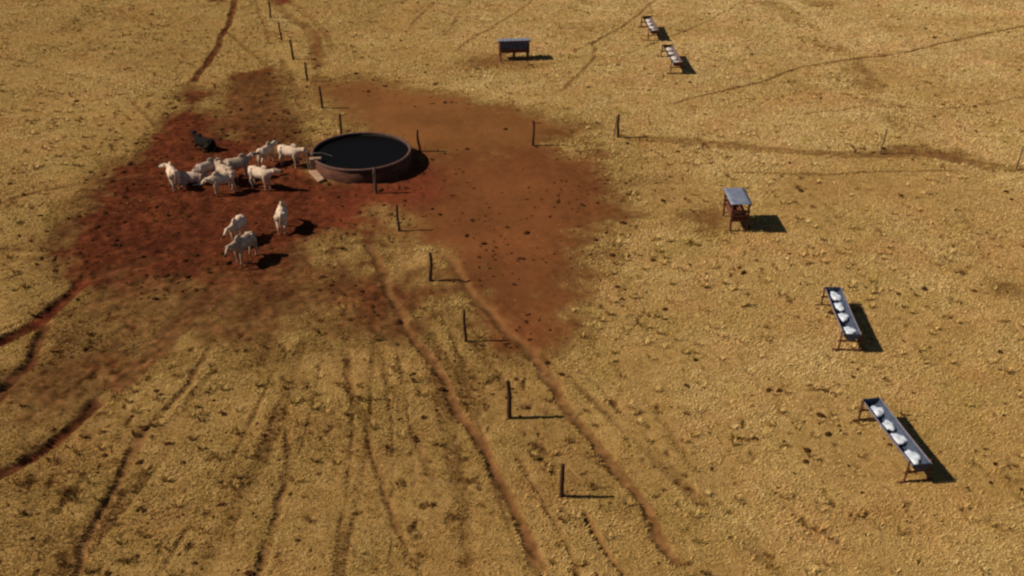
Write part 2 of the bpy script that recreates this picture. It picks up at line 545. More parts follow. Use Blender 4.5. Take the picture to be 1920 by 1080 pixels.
def grid_mesh(name):
    me = bpy.data.meshes.new(name)
    nv = nx_ * ny_
    me.vertices.add(nv)
    co = np.stack([gx.ravel(), gy.ravel(), gz.ravel()], 1).astype(np.float32)
    me.vertices.foreach_set('co', co.ravel())
    a = np.arange(nv).reshape(ny_, nx_)
    q = np.stack([a[:-1, :-1], a[:-1, 1:], a[1:, 1:], a[1:, :-1]], -1).reshape(-1, 4)
    nf = len(q)
    me.loops.add(nf * 4)
    me.polygons.add(nf)
    me.loops.foreach_set('vertex_index', q.ravel().astype(np.int32))
    me.polygons.foreach_set('loop_start', np.arange(0, nf * 4, 4, dtype=np.int32))
    me.polygons.foreach_set('use_smooth', np.ones(nf, bool))
    me.update(calc_edges=True)
    for nm, arr in (('soil', f_soil), ('red', f_red), ('smo', f_smo), ('path', f_path), ('spot', f_spot)):
        at = me.attributes.new(nm, 'FLOAT', 'POINT')
        at.data.foreach_set('value', arr.ravel().astype(np.float32))
    return me


m, t, b = mat('ground')
co = t.nodes.new('ShaderNodeTexCoord').outputs['Object']
n1 = noise(t, 0.22, 5, 0.6, co)
n2 = noise(t, 2.2, 6, 0.7, co)
n3 = noise(t, 9.0, 4, 0.7, co)
thatch = ramp(t, n2, [(0.30, (0.17, 0.088, 0.024)), (0.48, (0.29, 0.165, 0.050)), (0.68, (0.38, 0.23, 0.082))])
thatch = mixc(t, ramp(t, n3, [(0.30, (0, 0, 0)), (0.50, (1, 1, 1))]), mixc(t, 0.45, thatch, (0.11, 0.055, 0.014)), thatch)
thatch = mixc(t, attr(t, 'spot').outputs['Fac'], thatch, (0.085, 0.042, 0.012))  # shade in the grass gaps painted as dark thatch colour
red = ramp(t, n1, [(0.35, (0.12, 0.030, 0.014)), (0.65, (0.20, 0.046, 0.018))])
brown = ramp(t, n1, [(0.35, (0.135, 0.055, 0.016)), (0.65, (0.19, 0.080, 0.024))])
soilc = mixc(t, attr(t, 'red').outputs['Fac'], brown, red)
soilm = mixc(t, ramp(t, n2, [(0.40, (0, 0, 0)), (0.66, (1, 1, 1))]), mixc(t, 1.0, soilc, (0.30, 0.30, 0.30), 'MULTIPLY'), soilc)
nm_ = noise(t, 0.9, 5, 0.65, co)
soilm = mixc(t, ramp(t, nm_, [(0.42, (0, 0, 0)), (0.60, (1, 1, 1))]), mixc(t, 1.0, soilm, (0.55, 0.50, 0.62), 'MULTIPLY'), soilm)
soilc = mixc(t, attr(t, 'smo').outputs['Fac'], soilm, soilc)
pw = t.nodes.new('ShaderNodeMath')
pw.operation = 'MULTIPLY_ADD'
t.links.new(attr(t, 'red').outputs['Fac'], pw.inputs[0])
pw.inputs[1].default_value = -.9
pw.inputs[2].default_value = .85
pm = t.nodes.new('ShaderNodeMath')
pm.operation = 'MULTIPLY'
pm.use_clamp = True
t.links.new(pw.outputs[0], pm.inputs[0])
t.links.new(attr(t, 'path').outputs['Fac'], pm.inputs[1])
soilc = mixc(t, pm.outputs[0], soilc, ramp(t, n2, [(0.35, (0.17, 0.078, 0.025)), (0.65, (0.28, 0.142, 0.050))]))
c = mixc(t, attr(t, 'soil').outputs['Fac'], thatch, soilc)
t.links.new(c, b.inputs['Base Color'])
b.inputs['Roughness'].default_value = 0.95
b.inputs['Specular IOR Level'].default_value = 0.0
bp = t.nodes.new('ShaderNodeBump')
bp.inputs['Strength'].default_value = 0.5
bp.inputs['Distance'].default_value = 0.03
t.links.new(n3, bp.inputs['Height'])
t.links.new(bp.outputs[0], b.inputs['Normal'])
M['ground'] = m
ground = link('ground', grid_mesh('ground'), M['ground'])
tag(ground, kind='structure')


# ------------------------------------------------------------------ dry grass: many small leaning blades in one object
def blades(n, seed, ymin=19.0, ymax=92.0):
    r = np.random.default_rng(seed)
    # density falls off gently with distance
    u = r.random(n)
    y = ymin + (ymax - ymin) * u ** 1.12
    zc = y * math.cos(PITCH) + CAMH * math.sin(PITCH)
    half = np.minimum(zc * 0.50 + 2.5, 46)
    x = (r.random(n) * 2 - 1) * half
    keep = r.random(n) < half / 46 * 1.0 + 0
    x, y = x[keep].astype(np.float32), y[keep].astype(np.float32)
    return x, y, r


def grass_object(n):
    x, y, r = blades(n, 5)
    cx_, cy_, _ = blades(6500, 8)                       # taller tussocks among the short grass
    kk = r.random(len(cx_)) < (.15 + .85 * sstep(.42, .62, fbm(cx_, cy_, 800, 3.5, 3)))
    cx_, cy_ = cx_[kk], cy_[kk]
    nb = 34
    cr = r.uniform(.05, .16, len(cx_))
    ca_ = r.uniform(0, 6.283, (len(cx_), nb))
    rad_ = np.sqrt(r.random((len(cx_), nb))) * cr[:, None]
    tx_ = (cx_[:, None] + np.cos(ca_) * rad_).ravel().astype(np.float32)
    ty_ = (cy_[:, None] + np.sin(ca_) * rad_).ravel().astype(np.float32)
    ttone = np.repeat(r.normal(0, .13, len(cx_)), nb)
    n0 = len(x)
    x = np.concatenate([x, tx_])
    y = np.concatenate([y, ty_])
    tall = np.concatenate([np.zeros(n0, np.float32), np.ones(len(tx_), np.float32)])
    toff = np.concatenate([np.zeros(n0), ttone])
    tang = np.concatenate([np.zeros(n0), ca_.ravel()])
    soil, red_, smo, groove, pth, wob = fields(x, y)
    dens = fbm(x, y, 300, 3.0, 4, .6)
    clump = fbm(x, y, 320, .45, 3, .6)
    p = (1 - sstep(.25, .95, soil)) * (1 - .75 * spots(x, y)) * (.45 + .55 * sstep(.3, .6, dens)) * (.9 + .1 * sstep(.3, .55, clump)) + .13 * (1 - smo) * (soil > .5) * (pth < .4) * sstep(.42, .65, fbm(x, y, 330, 1.1, 3))
    p = np.where(tall > 0, (1 - sstep(.3, .9, soil)) * (1 - pth) * (1 - .9 * streaks(x, y)) * (1 - .6 * sstep(40, 75, y)), p)
    k = r.random(len(x)) < p
    tall, toff, tang = tall[k], toff[k], tang[k]
    x, y, soil, smo, groove, dens = x[k], y[k], soil[k], smo[k], groove[k], dens[k]
    z = relief(x, y, soil, smo, groove) - .01
    n = len(x)
    z = z + 0
    wind = (fbm(x, y, 350, 2.5, 2) - .5) * 6 + r.normal(0, 2.2, n)      # lean direction drifts over the field
    lean = np.clip(r.normal(1.18, .22, n), .3, 1.5)
    wind = np.where(tall > 0, tang + r.normal(0, .6, n), wind)
    lean = np.where(tall > 0, r.uniform(.25, 1.1, n), lean)
    L = (1 + .8 * tall) * (r.uniform(.04, .11, n) + .10 * r.random(n) ** 6) * (.6 + .8 * dens) * (1 - .45 * sstep(.4, .9, soil))
    wdt = r.uniform(.008, .019, n) * (.8 + y / 90)
    ca, sa = np.cos(wind), np.sin(wind)
    b0 = np.stack([x - sa * wdt, y + ca * wdt, z], 1)
    b1 = np.stack([x + sa * wdt, y - ca * wdt, z], 1)
    m0 = L * .55
    mx = np.sin(lean * .85) * m0
    mz = np.cos(lean * .85) * m0
    c0 = np.stack([x + ca * mx - sa * wdt * .8, y + sa * mx + ca * wdt * .8, z + mz], 1)
    c1 = np.stack([x + ca * mx + sa * wdt * .8, y + sa * mx - ca * wdt * .8, z + mz], 1)
    tx = mx + np.sin(np.minimum(lean * 1.25, 1.55)) * L * .5
    tz = mz + np.cos(np.minimum(lean * 1.25, 1.55)) * L * .5
    tp = np.stack([x + ca * tx, y + sa * tx, z + tz], 1)
    V = np.stack([b0, b1, c1, c0, tp], 1).reshape(-1, 3).astype(np.float32)
    base = (np.arange(n) * 5)[:, None]
    idx = np.concatenate([base + np.array([[0, 1, 2, 3]]), base + np.array([[3, 2, 4]])], 1).ravel().astype(np.int32)
    me = bpy.data.meshes.new('dry_grass')
    me.vertices.add(len(V))
    me.vertices.foreach_set('co', V.ravel())
    me.loops.add(len(idx))
    me.loops.foreach_set('vertex_index', idx)
    me.polygons.add(2 * n)
    ls = (np.arange(n) * 7)[:, None] + np.array([[0, 4]])
    me.polygons.foreach_set('loop_start', ls.ravel().astype(np.int32))
    me.update(calc_edges=True)
    tone = np.clip(toff + fbm(x, y, 400, 5.5, 4, .6) * .5 + (r.random(n) ** 1.3) * .24 + .22 + .10 * sstep(-3, 12, x) - .15 * sstep(-2, 16, -x) - .12 * (1 - sstep(22, 38, y)) * (1 - sstep(-6, 8, x)) - .08 * sstep(.48, .70, fbm(x, y, 460, 2.2, 4)) * sstep(42, 28, y) - .45 * spots(x, y) + .30 * (fbm(x, y, 440, 1.1, 4) - .5) - .16 * streaks(x, y) - .22 * sstep(.08, .5, soil) - .14 * sstep(.5, .9, soil) + .20 * sstep(35, 78, y), 0, 1)  # left: darker grass plus painted lens vignette; gap spots carry painted shade
    at = me.attributes.new('tone', 'FLOAT', 'POINT')  # tone also paints far grass lighter to offset shaded blade sides
    at.data.foreach_set('value', np.repeat(tone, 5).astype(np.float32))
    return me


m, t, b = mat('dry_grass')
c = ramp(t, attr(t, 'tone').outputs['Fac'], [(0.06, (0.10, 0.045, 0.012)), (0.30, (0.29, 0.168, 0.045)), (0.55, (0.46, 0.290, 0.092)), (0.80, (0.56, 0.375, 0.140)), (0.97, (0.64, 0.45, 0.19))])
co = t.nodes.new('ShaderNodeTexCoord').outputs['Object']
c = mixc(t, ramp(t, noise(t, 0.30, 4, 0.6, co), [(0.46, (0, 0, 0)), (0.66, (.75, .75, .75))]), c, mixc(t, 1.0, c, (1.02, 0.84, 0.86), 'MULTIPLY'))
c = mixc(t, ramp(t, noise(t, 0.55, 4, 0.6, co, (1.3, 0.8, 1)), [(0.50, (0, 0, 0)), (0.68, (.6, .6, .6))]), c, mixc(t, 1.0, c, (0.80, 0.84, 0.62), 'MULTIPLY'))
t.links.new(c, b.inputs['Base Color'])
b.inputs['Roughness'].default_value = 0.8
b.inputs['Specular IOR Level'].default_value = 0.02
M['grass'] = m
gr = link('dry_grass', grass_object(3300000), M['grass'])
tag(gr, 'short straw coloured dry pasture grass covering the field', 'grass', kind='stuff')


# scattered dung and dark clods over the yard and pasture
def clods():
    r = np.random.default_rng(77)
    n = 15000
    y = 19 + 72 * r.random(n) ** 1.1
    zc = y * math.cos(PITCH) + CAMH * math.sin(PITCH)
    x = (r.random(n) * 2 - 1) * (zc * .5 + 2)
    x, y = x.astype(np.float32), y.astype(np.float32)
    soil, red_, smo, groove, pth, wob = fields(x, y)
    cl = fbm(x, y, 500, 4.0, 3)
    p = (.18 + .75 * soil * (1 - .8 * smo)) * sstep(.35, .6, cl) * 1.4
    k = (r.random(n) < p) & (pth < .5)
    x, y, soil, smo, groove = x[k], y[k], soil[k], smo[k], groove[k]
    z = relief(x, y, soil, smo, groove)
    bm = bmesh.new()
    for i in range(len(x)):
        s = r.uniform(.025, .075) if r.random() < .85 else r.uniform(.09, .14)
        M4 = Matrix.Translation((x[i], y[i], z[i] + s * .15)) @ Matrix.Rotation(r.uniform(0, 6.28), 4, 'Z') @ Matrix.Diagonal((s * r.uniform(.8, 1.6), s, s * r.uniform(.25, .5), 1))
        q = bmesh.ops.create_icosphere(bm, subdivisions=1, radius=1.0, matrix=M4)
        for v in q['verts']:
            v.co += Vector(r.uniform(-.2, .2, 3)) * s
    return bobj('dung', bm, M['dung'])


tag(clods(), 'dark dried dung and clods scattered over the trampled soil', 'dung', kind='stuff')


# ------------------------------------------------------------------ fence posts
def make_post(u, v, h, rad, label, material='post', lean=(0, 0), group='wooden posts of the two fence lines', cap=None):
    x, y = g(u, v)
    z = ground_z(x, y)
    bm = bmesh.new()
    n = 6
    cx, cy = random.uniform(-.03, .03), random.uniform(-.03, .03)
    pts = [(lean[0] * k / n + cx * math.sin(k * 1.1), lean[1] * k / n + cy * math.sin(k * .9), -.25 + (h + .25) * k / n) for k in range(n + 1)]
    add_tube(bm, pts, [rad * (1.1 - .25 * k / n) for k in range(n + 1)], 9, wob=.08)
    o = bobj('fence_post', bm, M[material], smooth=True)
    o.location = (x, y, z)
    o.rotation_euler = (0, 0, random.uniform(0, 6.28) if lean == (0, 0) else 0)
    tag(o, label, 'fence post', group)
    if cap:
        bm = bmesh.new()
        add_tube(bm, [(lean[0] + cap * .05, 0, h - .08), (lean[0] - cap * .45, 0.03, h - .03)], [.035, .025], 7)
        bobj('stub_arm', bm, M[material], o)
    return o


ORD = ['farthest fence post, at the top edge beside the red bare patch', 'second farthest post of the fence line beyond the water tank', 'leaning dark post third from the far end of the long fence', 'fourth fence post from the far end, above the dark yard edge', 'fence post at the yard, fifth from the far end']
FP = [(508, 33, 1.15, .075, ORD[0], (-.02, 0)), (529, 76, 1.3, .065, ORD[1], (-.12, 0)), (551, 112, 1.32, .08, ORD[2], (-.12, 0)),
      (577, 153, 1.25, .065, ORD[3], (-.06, 0)), (605, 202, 1.32, .07, ORD[4], (-.08, 0)),
      (640, 252, 1.25, .065, 'fence post standing right behind the far rim of the water tank', (0, 0)),
      (706, 360, 1.35, .07, 'fence post touching the near side of the water tank', (0, 0)),
      (748, 432, 1.3, .065, 'first fence post on the near side of the tank, by pale grass', (-.03, 0)),
      (808, 527, 1.3, .075, 'second fence post on the near side of the tank, straight shadow', (0.02, 0)),
      (873, 640, 1.38, .065, 'third fence post on the near side of the tank, beside the right wheel track', (-.03, 0)),
      (957, 783, 1.5, .085, 'tallest near fence post, with a wavy shadow in the grass', (-.08, 0)),
      (1053, 932, 1.3, .075, 'nearest fence post, at the bottom beside a dark trench', (0, 0))]
for (u, v, h, r_, lb, ln) in FP:
    make_post(u, v, h, r_, lb, lean=ln)
make_post(787, 284, 1.2, .07, 'fence post at the right side of the tank, in its shadow', lean=(-.08, 0))
make_post(1000, 273, 1.38, .07, 'lone post with a short stub arm between the tank and the pasture', cap=1.0)
make_post(1158, 257, 1.34, .075, 'thick dark post of the cross fence, beside a thin stick')
make_post(1151, 256, 1.25, .028, 'thin stick standing just left of the thick cross fence post', 'thinpost', (.1, 0))
make_post(1219, 233, .6, .024, 'short thin stake in the grass behind the cross fence', 'thinpost', (-.12, 0))
make_post(1651, 287, 1.42, .035, 'thin bent dropper post at the bare patch in the right pasture', 'thinpost', (.10, 0))
make_post(1905, 317, 1.3, .035, 'thin post at the right edge of the photo', 'thinpost', (.08, 0))

# ------------------------------------------------------------------ round water tank
TX, TY, TR, TH = -7.86, 51.82, 2.58, 0.71
tz = -.06
tank = empty('water_tank', (TX, TY, tz))
tag(tank, 'large round concrete cattle water tank full of dark water', 'water tank')


def lathe(prof, segs=96, wob=0.0):
    bm = bmesh.new()
    rows = []
    for k in range(segs):
        a = 2 * math.pi * k / segs
        w = 1 + wob * math.sin(3 * a + .5) + wob * .6 * math.sin(7 * a)
        rows.append([bm.verts.new((r * w * math.cos(a), r * w * math.sin(a), z)) for r, z in prof])
    n = len(prof)
    for k in range(segs):
        A, B = rows[k], rows[(k + 1) % segs]
        for i in range(n - 1):
            bm.faces.new((A[i], B[i], B[i + 1], A[i + 1]))
    return bm


h = TH - tz
bobj('wall', lathe([(TR, -.3), (TR, .1), (TR - .01, h - .09), (TR - .07, h - .09), (TR - .07, -.3)], wob=.002), M['concrete'], tank, True)
bobj('inner_lining', lathe([(TR - .073, -.3), (TR - .073, h - .09), (TR - .115, h - .09), (TR - .12, -.3)], wob=.002), M['dark_lining'], tank, True)
bobj('rim', lathe([(TR + .02, h - .089), (TR + .025, h - .01), (TR, h + .01), (TR - .085, h + .01), (TR - .11, h - .01), (TR - .105, h - .089)], wob=.002), M['rim'], tank, False)
bm = bmesh.new()
bmesh.ops.create_circle(bm, cap_ends=True, segments=96, radius=TR - .118)
w_ = bobj('water_surface', bm, M['water'], tank)
w_.location = (0, 0, h - .17)
bm = bmesh.new()
add_tube(bm, [(-2.5, -.50, h + .03), (-2.0, -.42, h + .01), (-1.75, -.40, h - .08), (-1.45, -.46, h - .15)], [.028, .028, .028, .03], 8)
bobj('inlet_pipe', bm, M['pipe'], tank, True)

# small concrete pillar and broken slab at the left side of the tank
x, y = g(588, 323)
bm = bmesh.new()
add_box(bm, (0, 0, .36), (.26, .30, .86), bevel=.015, jit=.012)
add_box(bm, (.28, .06, .70), (.34, .26, .16), bevel=.012, jit=.01)
o = bobj('concrete_pillar', bm, M['slab'])
o.location = (x, y, ground_z(x, y) - .02)
o.rotation_euler = (0, 0, .1)
tag(o, 'squat tan concrete pillar against the left side of the water tank', 'pillar')
bm = bmesh.new()
add_box(bm, (0, 0, .07), (1.35, .36, .12), bevel=.02, jit=.03)
o = bobj('concrete_slab', bm, M['slab'])
x0, y0 = g(584, 322)
x1, y1 = g(606, 342)
o.location = ((x0 + x1) / 2 - .02, (y0 + y1) / 2, ground_z(x1, y1) + .07)
o.rotation_euler = (.12, .08, math.atan2(y1 - y0, x1 - x0))
tag(o, 'broken tan concrete slab lying on red soil below the tank', 'slab')
x, y = g(579, 319)
bm = bmesh.new()
add_tube(bm, [(0, 0, -.2), (0.01, 0, .5), (0, 0, 1.0)], [.05, .045, .04], 8)
o = bobj('iron_stake', bm, M['pipe'])
o.location = (x, y, ground_z(x, y))
tag(o, 'pale iron stake standing by the drinking cow beside the tank', 'stake')
x, y = g(701.5, 357)
bm = bmesh.new()
add_tube(bm, [(0, 0, -.2), (0, 0, .55), (0, .0, 1.02), (-.02, .25, 1.08), (-.02, .75, 1.02)], [.018] * 5, 8)
o = bobj('water_pipe', bm, M['pipe'])
o.location = (x, y, ground_z(x, y))
tag(o, 'pale upright pipe beside the fence post at the near tank wall', 'pipe')


# ------------------------------------------------------------------ long feed troughs on trestle legs
def make_trough(A, B, label, body, width=.62, top=.80, heaps=(), heap_mat='salt', heap_words='', tname=''):
    (ax, ay), (bx, by) = A, B            # far and near end
    L = math.dist(A, B)
    rz = math.atan2(by - ay, bx - ax)
    zb = (ground_z(ax, ay) + ground_z(bx, by)) / 2
    t_ = empty('feed_trough', ((ax + bx) / 2, (ay + by) / 2, zb), rz)
    tag(t_, label, 'feed trough', 'long feed troughs on wooden legs')
    R_ = width / 2
    depth = .26
    bm = bmesh.new()
    nseg = 14
    nl = 16
    rows_o, rows_i = [], []
    for j in range(nl + 1):
        xx = -L / 2 + L * j / nl
        sag = -.03 * math.sin(math.pi * j / nl)
        ro, ri = [], []
        for k in range(nseg + 1):
            a = math.pi * k / nseg
            ro.append(bm.verts.new((xx, -R_ * math.cos(a), top - depth * math.sin(a) + sag)))
            ri.append(bm.verts.new((xx, -(R_ - .014) * math.cos(a), top - (depth - .014) * math.sin(a) + sag)))
        rows_o.append(ro)
        rows_i.append(ri)
    for j in range(nl):
        for k in range(nseg):
            bm.faces.new((rows_o[j][k], rows_o[j + 1][k], rows_o[j + 1][k + 1], rows_o[j][k + 1]))
            bm.faces.new((rows_i[j][k], rows_i[j][k + 1], rows_i[j + 1][k + 1], rows_i[j + 1][k]))
        for k in (0, nseg):
            bm.faces.new((rows_o[j][k], rows_i[j][k], rows_i[j + 1][k], rows_o[j + 1][k]))
    for j in (0, nl):
        for k in range(nseg):
            bm.faces.new((rows_o[j][k], rows_o[j][k + 1], rows_i[j][k + 1], rows_i[j][k]))
    bobj('trough_body', bm, M[body], t_, True)
    for s in (-1, 1):                     # end boards
        bm = bmesh.new()
        vs0, vs1 = [], []
        for k in range(nseg + 1):
            a = math.pi * k / nseg
            vs0.append(bm.verts.new((s * (L / 2 + .004), -(R_ + .01) * math.cos(a), top + .02 - (depth + .02) * math.sin(a))))
            vs1.append(bm.verts.new((s * (L / 2 + .03), -(R_ + .01) * math.cos(a), top + .02 - (depth + .02) * math.sin(a))))
        bm.faces.new(vs0)
        bm.faces.new(vs1[::-1])
        for k in range(nseg):
            bm.faces.new((vs0[k], vs1[k], vs1[k + 1], vs0[k + 1]))
        bm.faces.new((vs0[0], vs1[0], vs1[-1], vs0[-1]))
        bobj('end_board', bm, M['timber'] if body == 'drum_old' else M[body], t_)
    for s in (-1, 1):                     # edge rails
        bm = bmesh.new()
        add_tube(bm, [(-L / 2 - .03, s * (R_ + .012), top), (0, s * (R_ + .012), top - .03), (L / 2 + .03, s * (R_ + .012), top)], [.022] * 3, 7)
        bobj('edge_rail', bm, M['rimrail'] if body == 'drum' else M['timber'], t_)
    for e in (-1, 1):                     # trestles
        xx = e * (L / 2 - .10)
        for s in (-1, 1):
            bm = bmesh.new()
            add_tube(bm, [(xx, s * (R_ + .10), -.15), (xx, s * (R_ + .065), .35), (xx, s * (R_ + .05), top + .03)], [.04, .038, .034], 8)
            bobj('leg', bm, M['timber'], t_)
        bm = bmesh.new()
        add_tube(bm, [(xx, -R_ - .12, .43), (xx, R_ + .12, .44)], [.036, .036], 7)
        bobj('crossbar', bm, M['timber'], t_)
        bm = bmesh.new()
        add_tube(bm, [(xx, -R_ - .28, .05), (xx, R_ + .24, .05)], [.04, .036], 7)
        bobj('foot_bar', bm, M['timber'], t_)
    # heaps lying in the trough
    for i, (f_, ln, wd, ht, lb) in enumerate(heaps):
        bm = bmesh.new()
        bmesh.ops.create_icosphere(bm, subdivisions=3, radius=1.0)
        rs = random.random() * 50
        for v in bm.verts:
            c_ = v.co.copy()
            k = 1 + .14 * math.sin(c_.x * 5 + rs) * math.cos(c_.y * 4 + rs) + random.uniform(-.04, .04)
            pk = 1.0 if c_.z < 0 else (.70 + .30 * math.sin(c_.x * 4.3 + rs * 2) * math.sin(c_.y * 3.1 + rs) + .22 * math.sin(c_.x * 11 + rs) * math.cos(c_.y * 9 + rs * 3))
            k *= 1 + .16 * math.sin(3 * math.atan2(c_.y, c_.x) + rs) + .08 * math.sin(7 * math.atan2(c_.y, c_.x) + rs * 2)
            v.co = Vector((c_.x * ln / 2 * k, c_.y * wd / 2 * k, c_.z * ht * pk * (1 if c_.z > 0 else .9)))
        hp = bobj('salt_heap', bm, M[heap_mat], smooth=True)
        off = Vector((-L / 2 + f_ * L, 0))
        hp.location = (t_.location.x + off.x * math.cos(rz), t_.location.y + off.x * math.sin(rz), zb + top - .17)
        hp.rotation_euler = (0, 0, rz + random.uniform(-.15, .15))
        tag(hp, lb, 'salt heap', 'white salt heaps in the feed troughs')
    return t_


def heapset(fr, sizes, where, adj):
    order = ['farthest', 'second from the far end', 'third from the far end', 'nearest']
    out = []
    for i, f_ in enumerate(fr):
        ln, wd, ht = sizes[i]
        out.append((f_, ln, wd, ht, '%s heap %s, %s' % (adj[i], where, order[i])))
    return out


make_trough((12.22, 29.62), (12.77, 26.17), 'nearest long feed trough with slate blue inside, lower right of field', 'drum',
            heaps=heapset([.14, .37, .58, .86], [(.58, .50, .12), (.50, .46, .10), (.56, .52, .12), (.86, .46, .12)],
                          'in the trough nearest the camera', ['round white', 'small oval white', 'squarish white', 'long crumbling white']))
make_trough((12.93, 37.30), (12.73, 33.80), 'blue grey feed trough between the roofed feeder and the nearest trough', 'drum',
            heaps=heapset([.12, .34, .57, .87], [(.66, .48, .11), (.60, .44, .12), (.56, .46, .12), (.66, .54, .14)],
                          'in the middle trough', ['pale bluish', 'two-lumped bluish', 'oval white', 'bright cream white']))
make_trough((10.39, 69.97), (10.56, 66.25), 'brown far feed trough, nearer and right of the far pair', 'drum_old',
            heaps=heapset([.14, .37, .65, .90], [(.66, .50, .15), (.46, .48, .13), (.70, .52, .15), (.56, .56, .15)],
                          'in the third trough away', ['pinkish', 'split pinkish', 'long pinkish', 'wide dusty']), heap_mat='salt_dusty')
make_trough((9.78, 77.05), (9.91, 73.40), 'brown farthest feed trough, left of the far pair', 'drum_old',
            heaps=heapset([.18, .42, .65, .90], [(.66, .50, .14), (.56, .48, .14), (.56, .50, .14), (.52, .56, .15)],
                          'in the farthest trough', ['tan', 'dull tan', 'cream', 'pale square']), heap_mat='salt_dusty')


# ------------------------------------------------------------------ roofed mineral feeders
def make_feeder(cx, cy, rz, L, Wd, label, H=1.42, slope=.05, skirt=.0, mid=True):
    z = ground_z(cx, cy)
    t_ = empty('roofed_feeder', (cx, cy, z), rz)
    tag(t_, label, 'feeder', 'roofed cattle feeders')
    # roof: corrugated sheet, sloping across its width
    bm = bmesh.new()
    nx2, ny2 = 34, 6
    g0, g1 = [], []
    for i in range(nx2 + 1):
        xx = -L / 2 - .14 + (L + .28) * i / nx2
        a0, a1 = [], []
        for j in range(ny2 + 1):
            yy = -Wd / 2 - .08 + (Wd + .16) * j / ny2
            zz = H + slope * yy / Wd * 2 + .012 * math.sin(i * math.pi / 2 + .6) - .03 * (yy / Wd) ** 2
            a0.append(bm.verts.new((xx, yy, zz)))
            a1.append(bm.verts.new((xx, yy, zz - .012)))
        g0.append(a0)
        g1.append(a1)
    for i in range(nx2):
        for j in range(ny2):
            bm.faces.new((g0[i][j], g0[i + 1][j], g0[i + 1][j + 1], g0[i][j + 1]))
            bm.faces.new((g1[i][j], g1[i][j + 1], g1[i + 1][j + 1], g1[i + 1][j]))
    for i in range(nx2):
        for j in (0, ny2):
            bm.faces.new((g0[i][j], g1[i][j], g1[i + 1][j], g0[i + 1][j]))
    for j in range(ny2):
        for i in (0, nx2):
            bm.faces.new((g0[i][j], g0[i][j + 1], g1[i][j + 1], g1[i][j]))
    bobj('roof', bm, M['tin'], t_, True)
    for s in (-1, 1):
        bm = bmesh.new()
        add_box(bm, (0, s * (Wd / 2 + .02), H + s * slope - .07), (L + .2, .04, .09))
        bobj('roof_beam', bm, M['timber'], t_)
    xs = (-L / 2, 0, L / 2) if mid else (-L / 2, L / 2)
    for xx in xs:
        for s in (-1, 1):
            bm = bmesh.new()
            add_tube(bm, [(xx + random.uniform(-.02, .02), s * (Wd / 2 - .03), -.2), (xx, s * (Wd / 2 - .035), H + s * slope - .08)], [.058, .048], 8, wob=.05)
            bobj('leg', bm, M['timber'], t_)
    # trough box slung between the legs
    bm = bmesh.new()
    bl, bw, b0, b1, tk = L - .16, Wd - .20, .50, .86, .03
    add_box(bm, (0, 0, b0), (bl, bw, tk))
    for s in (-1, 1):
        add_box(bm, (0, s * (bw / 2 - tk / 2), (b0 + b1) / 2 + tk / 2 + .003), (bl, tk, b1 - b0))
        add_box(bm, (s * (bl / 2 - tk / 2), 0, (b0 + b1) / 2 + tk / 2 + .001), (tk, bw - 2 * tk - .004, b1 - b0 - .004))
    bobj('trough_box', bm, M['timber'], t_)
    # end and side boards
    for e in (-1, 1):
        for zz in (.58, .80, 1.02):
            bm = bmesh.new()
            add_box(bm, (e * (L / 2 + .065), 0, zz), (.028, Wd + .04, .12), jit=.006)
            bobj('end_rail', bm, M['timber'], t_)
    if skirt:
        for s in (-1, 1):
            bm = bmesh.new()
            add_box(bm, (0, s * (Wd / 2 + .03), H + s * slope - .12 - skirt / 2), (L - .1, .02, skirt), jit=.004)
            bobj('side_flap', bm, M['drum'], t_)
    return t_


x0, y0 = 10.36, 44.62
make_feeder(x0, y0, math.pi / 2 + .03, 1.55, .82, 'roofed feeder seen end-on with bluish roof, in the right pasture', H=1.42, slope=.0, mid=False)
make_feeder(0.13, 69.55, .10, 1.85, .86, 'far roofed feeder seen broadside with dark side flap', H=1.30, slope=-.06, skirt=.46)


